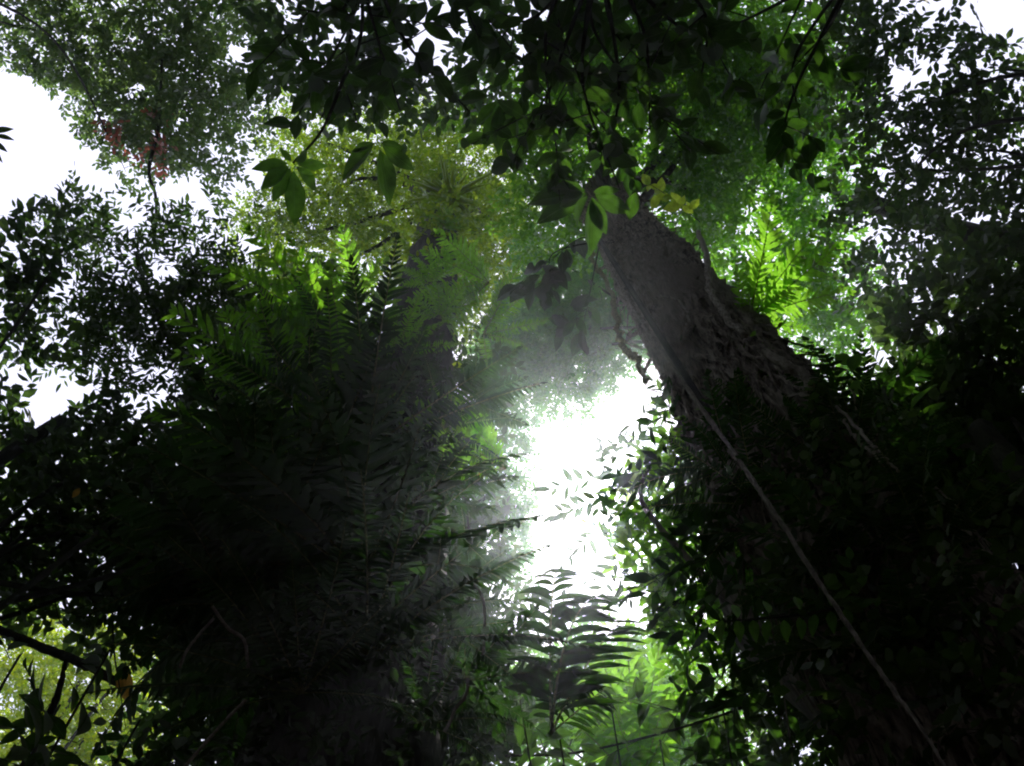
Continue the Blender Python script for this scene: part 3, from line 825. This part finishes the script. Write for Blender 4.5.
# ------------------------------------------------------------------ climbers on the trunks
def climber(label, B, marks, leaf, mat, seed, r=.75, cov=4.5, **kw):
    pts = [B.hit(x, y, .03) for x, y in marks]
    t = thing('climbing_plant', label, 'climber', pts[0][0])
    Q = catmull([q[0] for q in pts], 8)
    Mesher().tube(Q, np.linspace(.022, .012, len(Q)), 6, .1, seed).build('stem', BK['dark'], t)
    C = []
    for q, n in pts:
        for s in (-1, 0, 1):
            c = q + n * (r * .15) + np.array([-n[1], n[0], 0]) * s * r * .6
            C.append((*c, r * .8, cov * .6))
    foliage('foliage', C, leaf[0], leaf[1], LM[mat], t, seed, **kw)


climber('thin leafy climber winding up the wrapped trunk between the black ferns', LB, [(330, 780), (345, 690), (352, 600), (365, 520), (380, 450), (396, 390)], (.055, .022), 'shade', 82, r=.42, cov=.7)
climber('leafy climber hanging off the gap side of the shaggy trunk', RB, [(676, 402), (690, 440), (708, 490), (724, 545), (744, 600), (762, 650)], (.12, .04), 'shadefern', 86, r=.28, cov=1.1)
climber('black leaved climber on the shaded lower half of the shaggy trunk', RB, [(985, 740), (940, 650), (890, 570)], (.06, .03), 'dark', 84, r=.3, cov=1.6)
climber('dark climber beside the pale forked roots on the shaggy trunk', RB, [(880, 540), (855, 490), (830, 450)], (.06, .03), 'dark', 85, r=.22, cov=1.2)


def leaf_sprig(label, name, cat, root, leaves, mat, length, width, tpl=T_BROAD, stem=None, bark='dark', hint=None, seed=0, part='leaf'):
    """a stem with single leaves; leaves: (base, tip) in the world"""
    t = thing(name, label, cat, root); g = np.random.default_rng(seed)
    if stem is not None:
        Q = catmull(stem, 8)
        Mesher().tube(Q, np.linspace(.0055, .0025, len(Q)), 6).build('stem', BK[bark], t)
    for b, e in leaves:
        b = np.asarray(b); e = np.asarray(e); L_ = np.linalg.norm(e - b)
        V, f3, f4, uv = leaf_soup(b[None], (e - b)[None], (np.array([0, 0, 1.]) if hint is None else np.asarray(hint))[None] + g.standard_normal((1, 3)) * .2, np.array([L_]), np.array([L_ * width]), tpl)
        mesh_obj(part, V, [f4], LM[mat], t, uv=uv, smooth=True)
    return t


p, n = RB.hit(862, 392); d = dist(p)
PL = [((852, 372), (858, 350)), ((868, 388), (872, 362)), ((884, 392), (896, 366)), ((896, 402), (914, 372)), ((880, 396), (900, 394)), ((912, 408), (934, 380)), ((905, 412), (926, 414)), ((925, 420), (944, 398)),
      ((850, 366), (834, 352)), ((918, 424), (940, 430)), ((862, 396), (852, 378)), ((932, 432), (952, 418))]
leaf_sprig('climber with pale paddle shaped leaves on the right edge of the shaggy trunk', 'climbing_plant', 'climber', p,
           [(at(*a, d - .2), at(*b, d - .3)) for a, b in PL], 'broadlime', .2, .24, stem=[p, at(870, 394, d - .15), at(905, 408, d - .2), at(945, 440, d - .3)], seed=3, hint=(-.2, -.8, .4))
p, n = RB.hit(850, 604, .12); d = dist(p)
HL = [((722 + i * 15.5, 620 - (0 if i < 4 else (i - 4) * 3)), (722 + i * 15.5 + (3 if i % 3 else -3), 641 - (0 if i < 4 else (i - 4) * 3))) for i in range(9)]
HU = [((738 + i * 31, 618 - i * 4), (733 + i * 31, 602 - i * 4)) for i in range(4)]
leaf_sprig('creeper twig with a row of small hanging leaves crossing behind the liana', 'climbing_plant', 'climber', at(850, 606, d - .3),
           [(at(*a, d - .3), at(*b, d - .35)) for a, b in HL + HU], 'broadlime', .1, .2, stem=[at(850, 606, d - .3), at(790, 616, d - .3), at(715, 622, d - .3)], seed=4, hint=(0, -1, .3))

# ------------------------------------------------------------------ lianas and hanging roots
def liana(label, marks, mat='root', name='liana', cat='liana', sides=8, wob=.08, seed=0, tw=0.0):
    g = np.random.default_rng(seed)
    P = np.array([at(*m[:3]) for m in marks]); Q = catmull(P, 10)
    if tw:
        Q = Q + np.cumsum(g.standard_normal(Q.shape) * tw, 0) * .3 + g.standard_normal(Q.shape) * tw * .4
    r = np.interp(np.linspace(0, 1, len(Q)), np.linspace(0, 1, len(marks)), [m[3] for m in marks])
    o = Mesher().tube(Q, r, sides, wob, seed).build(name, BK[mat])
    return tag(o, label, cat)


def onb(B, px, py, lift):
    lift += .20
    return dist(B.hit(px, py, lift)[0])


MK = [(606, 262), (640, 318), (690, 392), (736, 456), (780, 522), (826, 594), (872, 660), (915, 722), (955, 785)]
liana('long thin grey liana hanging straight down along the shaggy trunk', wob=.2, marks=[(x, y, onb(RB, x, y, .14) - np.interp(y, [260, 330, 420, 700], [0, .1, .5, .55]), .012 - .00118 * i) for i, (x, y) in enumerate(MK)], seed=1, tw=.0015)
liana('short mossy root twisting along the left edge of the shaggy trunk', [(x, y, onb(RB, 600 if y < 300 else x, y, .1), .018) for x, y in [(590, 232), (598, 262), (618, 290), (628, 318), (628, 342), (646, 360), (652, 382)]], mat='moss', name='aerial_root', cat='root', wob=.35, seed=2, tw=.02)
liana('winding pale root crossing the shaggy trunk down to the small fern tuft', [(x, y, onb(RB, x, y, .06), r) for x, y, r in [(697, 232, .02), (706, 262, .022), (712, 288, .02), (726, 312, .02), (746, 334, .018)]], mat='paleroot', name='aerial_root', cat='root', seed=3, tw=.012)
liana('pale root bending across the shaggy trunk above the wide dark fern', [(x, y, onb(RB, x, y, .1), r) for x, y, r in [(766, 352, .02), (782, 366, .022), (798, 376, .02), (810, 390, .016)]], mat='paleroot', name='aerial_root', cat='root', seed=4, tw=.01)
liana('longer of two pale roots forking down the dark side of the shaggy trunk', [(x, y, onb(RB, x, y, .2), r) for x, y, r in [(838, 408, .006), (862, 432, .0065), (884, 450, .006), (906, 467, .004)]], mat='paleroot', name='aerial_root', cat='root', seed=5, tw=.008)
liana('shorter lower one of two pale roots forking on the dark side of the trunk', [(x, y, onb(RB, x, y, .2), r) for x, y, r in [(842, 418, .005), (858, 436, .005), (872, 452, .0045), (884, 466, .003)]], mat='paleroot', name='aerial_root', cat='root', seed=6, tw=.008)
liana('thin loose root curling over the upper face of the shaggy trunk', [(x, y, onb(RB, x, y, .05), .009) for x, y in [(662, 296), (676, 300), (690, 306), (692, 322), (688, 338)]], mat='paleroot', name='aerial_root', cat='root', seed=7, tw=.01)
liana('thin bent root in front of the black ferns beside the bright gap', [(x, y, 4.2, .006) for x, y in [(474, 584), (483, 600), (485, 630), (483, 655)]], mat='paleroot', name='aerial_root', cat='root', seed=8)
liana('hooked thin root hanging low in front of the wrapped trunk', [(x, y, 3.2, .005) for x, y in [(468, 678), (466, 695), (456, 708), (450, 722), (444, 732)]], mat='paleroot', name='aerial_root', cat='root', seed=9, wob=.2)
liana('pale root dangling beside the black ferns left on the wrapped trunk', [(x, y, 3.6, .006) for x, y in [(212, 606), (228, 628), (244, 640), (248, 668)]], mat='paleroot', name='aerial_root', cat='root', seed=10)
liana('straight slanting root low left of the wrapped trunk', [(x, y, 3.2, .005) for x, y in [(246, 700), (228, 718), (208, 740), (180, 772)]], mat='paleroot', name='aerial_root', cat='root', seed=11)
liana('crooked thin root bending off the dangling pale root', [(x, y, 3.7, .005) for x, y in [(214, 618), (198, 636), (186, 652), (180, 668)]], mat='paleroot', name='aerial_root', cat='root', seed=12)
liana('long thin dark twig arching across the lowest green leaves under the gap', [(x, y, 6.5, .008) for x, y in [(505, 756), (580, 752), (680, 728), (750, 704), (800, 676), (830, 650)]], mat='dark', name='branch', cat='branch', seed=13)
liana('thick dark bare branch before the sunlit yellow green tree', [(x, y, 8, r) for x, y, r in [(-10, 626, .03), (48, 650, .034), (84, 664, .034), (116, 682, .03), (132, 692, .012)]], mat='dark', name='branch', cat='branch', seed=14, wob=.1)
liana('dark stem slanting up from the lower left corner', [(x, y, 6, r) for x, y, r in [(14, 790, .03), (36, 740, .026), (56, 700, .02), (66, 660, .01)]], mat='dark', name='branch', cat='branch', seed=15, wob=.1)
liana('thin upright twig before the sunlit yellow green tree', [(x, y, 7, .009 - (y - 600) * .00006) for x, y in [(112, 600), (114, 650), (120, 690), (126, 730)]], mat='dark', name='branch', cat='branch', seed=16)

p = at(-60, 120, 7)
leaf_sprig('few narrow leaves on a twig against the white sky at the frame edge', 'shrub', 'shrub', (p[0], p[1], 0),
           [(at(x, y, 7), at(x + dx, y + dy, 7)) for x, y, dx, dy in [(-8, 132, 22, -4), (-6, 136, 21, 3), (-9, 140, 17, 12), (-14, 146, 18, 16), (-22, 130, 20, -12)]],
           'dark', .12, .16, stem=[(p[0], p[1], 0), at(-70, 100, 7), at(-30, 136, 7), at(-6, 136, 7)], seed=8)

# withered leaves that hang by themselves
for (bx, by), (ex, ey), d, mt, lb in [((122, 668), (127, 702), 7.9, 'ochre', 'ochre withered leaf hanging at the end of the thick bare branch'),
                                      ((374, 486), (380, 496), 7, 'lime', 'tiny yellow leaf caught in the black middle of the wrapped trunk'),
                                      ((434, 366), (440, 384), 8, 'ochre', 'yellow leaf below the two bright fern fronds'),
                                      ((452, 364), (464, 366), 8, 'lime', 'small pale yellow leaf right of another yellow leaf'),
                                      ((80, 488), (72, 498), 8, 'ochre', 'orange withered leaf in the dark tree under the white sky patch'),
                                      ((474, 462), (480, 478), 8.5, 'ochre', 'brownish leaf hanging among the sky specks left of the gap')]:
    a, b = at(bx, by, d), at(ex, ey, d); L_ = np.linalg.norm(b - a)
    V, f3, f4, uv = leaf_soup(a[None], (b - a)[None], (CAM - a)[None] * .4 + np.array([[.3, 0, .4]]), np.array([L_]), np.array([L_ * .24]), T_BROAD)
    o = mesh_obj('leaf', V, [f4], LM[mt], uv=uv, smooth=True); tag(o, lb, 'leaf')


# ------------------------------------------------------------------ broad leaved understorey overhead
def whorls(g, pts, L_, W_, n0, tilt, out=None):
    C, D, N_, Ln = [], [], [], []
    for c, ax in pts:
        n = n0 + int(g.integers(-1, 2))
        ax = norm(ax); u = norm(np.cross(ax, np.array([.2, .1, 1.]))); v = np.cross(ax, u)
        ph = g.uniform(0, 2 * PI)
        for i in range(n):
            a = ph + i * 2.4; k = g.uniform(.35, 1.25)
            d = ax * math.cos(k) + (u * math.cos(a) + v * math.sin(a)) * math.sin(k) + np.array([0, 0, -tilt * g.uniform(.4, 1.4)])
            C.append(c - ax * g.uniform(0, .34)); D.append(d); N_.append(np.array([0, 0, 1.]) + g.standard_normal(3) * .3); Ln.append(L_ * g.uniform(.6, 1.15))
    Ln = np.array(Ln)
    return leaf_soup(np.array(C), np.array(D), np.array(N_), Ln, W_ / L_ * .5 * Ln * g.uniform(.85, 1.15, len(Ln)), T_BROAD)


def sapling(label, base, crown_at, ends, leaf, mat, seed, n0=5, tilt=.35, r0=.05, sub=2, greens=()):
    base = np.array([*base, 0.0]); t = thing('understorey_tree', label, 'tree', base); g = np.random.default_rng(seed)
    top = np.asarray(crown_at)
    P = catmull([base - [0, 0, .1], base * .6 + top * .4 + np.array([.1, .05, 0]), top], 12)
    Mesher().tube(P, np.linspace(r0, r0 * .5, len(P)), 10, .04, seed).build('trunk', BK['dark'], t)
    W = []
    for i, (px, py, d) in enumerate(ends):
        e = at(px, py, d); m = (top + e) / 2 + np.array([0, 0, .18]) + g.standard_normal(3) * .08
        Q = catmull([top, m, e], 10)
        mb = Mesher().tube(Q, np.linspace(r0 * .2, r0 * .06, len(Q)), 6, .05)
        W.append((e, e - m))
        for k in range(sub):
            j = int(len(Q) * g.uniform(.5, .9)); x = Q[j] + norm((e - m) * .5 + g.standard_normal(3) * np.array([.4, .4, .25])) * g.uniform(.2, .42)
            mb.tube(catmull([Q[j], (Q[j] + x) / 2 + [0, 0, .03], x], 5), np.linspace(r0 * .07, r0 * .04, 11), 5); W.append((x, x - Q[j]))
        mb.build('limb', BK['dark'], t)
    V, f3, f4, uv = whorls(g, W, leaf[0], leaf[1], n0, tilt)
    mesh_obj('crown', V, [f4], LM[mat], t, uv=uv, smooth=True)
    if greens:
        V, f3, f4, uv = whorls(g, [(at(*q), np.array([.1, .5, -.6])) for q in greens], leaf[0], leaf[1], n0 + 1, tilt)
        o = mesh_obj('leaves', V, [f4], LM['broadlime'], t, uv=uv, smooth=True); o['label'] = 'lighter green drooping leaves'
    return t


sapling('understorey tree with broad dark pointed leaves drooping over the top middle', (-.9, -1.9), at(360, -60, 3.8),
        [(300, 10, 4.2), (345, 75, 4.3), (400, 110, 4.2), (470, 112, 4.2), (320, 120, 4.4), (480, 40, 4.4), (372, 30, 4.4), (290, 130, 4.6)],
        (.135, .058), 'broad', 11, n0=6)
sapling('understorey tree with black oval leaves before the top of the shaggy trunk', (.5, -2.0), at(600, -50, 3.7),
        [(520, 60, 4.2), (540, 120, 4.1), (580, 90, 4.2), (600, 160, 4.1), (640, 60, 4.2), (650, 130, 4.2), (560, 30, 4.3), (700, 90, 4.4), (690, 150, 4.3), (620, 190, 4.0), (560, 180, 4.2), (510, 20, 4.3), (740, 40, 4.5), (660, 10, 4.3)],
        (.12, .058), 'broad', 12, n0=6, sub=3, greens=[(575, 195, 4.6), (480, 120, 4.7), (520, 150, 4.8)])
sapling('understorey tree with broad leaves before the speckled dark crown', (1.9, -1.6), at(860, -40, 4.5),
        [(760, 90, 5.4), (800, 60, 5.4), (780, 150, 5.4), (720, 30, 5.4), (800, 120, 5.5)],
        (.15, .07), 'broad', 13, sub=2)


def hanging_leaves(t, base, d, tips, mat, wd=.18, seed=0):
    """a drooping spray at the end of one of the tree's branches, leaf by leaf"""
    g = np.random.default_rng(seed); b = at(*base, d); o = np.array(t.location)
    C, D, N_, Ln = [], [], [], []
    for (x, y) in tips:
        e = at(x, y, d + g.uniform(-.12, .05)); c = b + (e - b) * .12
        C.append(c); D.append(e - c); N_.append(np.array([0, -.15, 1.]) + g.standard_normal(3) * .22); Ln.append(np.linalg.norm(e - c))
    for k in range(len(C)):
        V, f3, f4, uv = leaf_soup(np.array([C[k]]), np.array([D[k]]), np.array([N_[k]]), np.array([Ln[k]]), np.array([Ln[k] * wd]), T_BROAD)
        mesh_obj('leaf', V, [f4], LM[mat], t, uv=uv, smooth=True)


SAP = {o['label']: o for o in COL.objects if o.name.startswith('understorey_tree')}
s1 = SAP['understorey tree with broad dark pointed leaves drooping over the top middle']
s2 = SAP['understorey tree with black oval leaves before the top of the shaggy trunk']
Mesher().tube(catmull([at(345, 75, 4.3), at(322, 130, 4.25), at(293, 163, 4.2)], 8), np.linspace(.008, .004, 17), 6).build('limb', BK['dark'], s1)
hanging_leaves(s1, (293, 163), 4.2, [(250, 168), (258, 190), (272, 203), (296, 228), (320, 192), (328, 166), (280, 148), (310, 150)], 'lime2', seed=1)
hanging_leaves(s1, (378, 142), 4.2, [(338, 180), (392, 206), (416, 172), (350, 152), (404, 148)], 'broad', seed=2)
hanging_leaves(s2, (590, 192), 4.3, [(556, 206), (572, 228), (594, 256), (606, 236), (632, 214), (548, 186), (620, 190), (524, 200), (536, 222)], 'broad', wd=.2, seed=3)
hanging_leaves(s2, (500, 98), 4.5, [(484, 150), (498, 156), (516, 146), (474, 126), (530, 128)], 'broadlime', wd=.17, seed=4)
p = at(668, 196, 11.0)
g_ = np.random.default_rng(5)
leaf_sprig('small lime leaved sprig beside the top of the shaggy trunk', 'shrub', 'shrub', p,
           [(at(x, y, 11), at(x + dx, y + dy, 10.9 + .2 * g_.random())) for x, y in [(650, 186), (660, 194), (672, 198), (682, 206), (690, 210)] for dx, dy in g_.normal(0, 10, (4, 2))],
           'lime', .15, .26, stem=[at(700, 222, 11.4), p, at(646, 182, 11)], seed=6)
p = at(560, 258, 8.0)
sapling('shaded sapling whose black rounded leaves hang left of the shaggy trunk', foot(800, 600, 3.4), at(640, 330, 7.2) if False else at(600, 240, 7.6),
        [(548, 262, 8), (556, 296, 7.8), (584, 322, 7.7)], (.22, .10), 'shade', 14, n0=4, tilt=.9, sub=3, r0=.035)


# the lower left shrub silhouettes
def shrub(label, marks, leaf, mat, seed, tpl=T_BROAD, base=None):
    pts = [at(*m[:3]) for m in marks]; b = np.array([*(pts[0][:2] if base is None else base), 0.0])
    t = thing('shrub', label, 'shrub', b)
    for q in pts:
        Q = catmull([b - [0, 0, .05], b * .45 + q * .55 + np.array([.05, 0, .1]), q], 10)
        Mesher().tube(Q, np.linspace(.012, .005, len(Q)), 6).build('stem', BK['dark'], t)
    foliage('foliage', [(*at(*m[:3]), m[3] * m[2] / F, m[4]) for m in marks], leaf[0], leaf[1], LM[mat], t, seed, per=7, tpl=tpl, respect=False)


shrub('dark broad leaved shrub reaching up into the lower left corner', [(15, 745, 4.5, 40, 1.8), (80, 765, 4.5, 34, 1.6), (60, 705, 5, 30, .8), (140, 720, 5, 24, .8), (20, 655, 4.6, 22, .7), (110, 650, 5, 24, .8)], (.12, .05), 'broad', 91)
shrub('dark leaved shrub along the lower edge under the gap', [(560, 740, 6, 34, .8), (520, 700, 6, 30, 1.4), (660, 740, 6.5, 40, 1.2), (720, 690, 6.5, 40, 1.6), (610, 700, 6.5, 20, .6)], (.2, .075), 'broad', 92)

# ------------------------------------------------------------------ forest around and behind, out of the frame, put in to block skylight
def forest():
    g = np.random.default_rng(77)
    V = []
    n = 170000
    az = g.uniform(0, 2 * PI, n); el = np.arcsin(g.uniform(0.02, .985, n)); d = g.uniform(10, 17, n)
    d = np.where(el > 1.1, g.uniform(13, 19, n), d)
    P = CAM + np.stack([np.cos(az) * np.cos(el), np.sin(az) * np.cos(el), np.sin(el)], 1) * d[:, None]
    q = to_px(P)
    inside = (q[:, 0] > -60) & (q[:, 0] < 1084) & (q[:, 1] > -60) & (q[:, 1] < 826)
    P = P[~inside & (P[:, 2] > .3)]
    n = len(P)
    D = norm(g.standard_normal((n, 3)) * np.array([1, 1, .5])); Nn = norm(np.array([0, 0, 1.]) + g.standard_normal((n, 3)) * .5 + (CAM - P) * .04)
    Ln = g.uniform(.25, .5, n); V, f3, f4, uv = leaf_soup(P, D, Nn, Ln, Ln * .26, T_SMALL)
    o = mesh_obj('forest', V, [f3, f4], LM['dark'], uv=uv); o['kind'] = 'stuff'
    o['label'] = 'unseen surrounding rainforest foliage added to block skylight'
    return o


forest()


# ------------------------------------------------------------------ haze volume put in to imitate lens glare around the gap
def glare_haze(density, g_):
    s, z0, z1 = 46, -1.3, 34
    V = [(x, y, z) for z in (z0, z1) for y in (-s, s) for x in (-s, s)]
    f = [(0, 2, 3, 1), (4, 5, 7, 6), (0, 1, 5, 4), (2, 6, 7, 3), (0, 4, 6, 2), (1, 3, 7, 5)]
    m, N, K = new_mat('glare_air')
    v = N.new('ShaderNodeVolumePrincipled'); v.inputs['Density'].default_value = density; v.inputs['Anisotropy'].default_value = g_
    v.inputs['Color'].default_value = (.8, .88, 1, 1)
    o = N.new('ShaderNodeOutputMaterial'); K(v.outputs[0], o.inputs['Volume'])
    h = mesh_obj('glare_haze', V, [np.array(f)], m); h['kind'] = 'stuff'


glare_haze(.0017, .93)
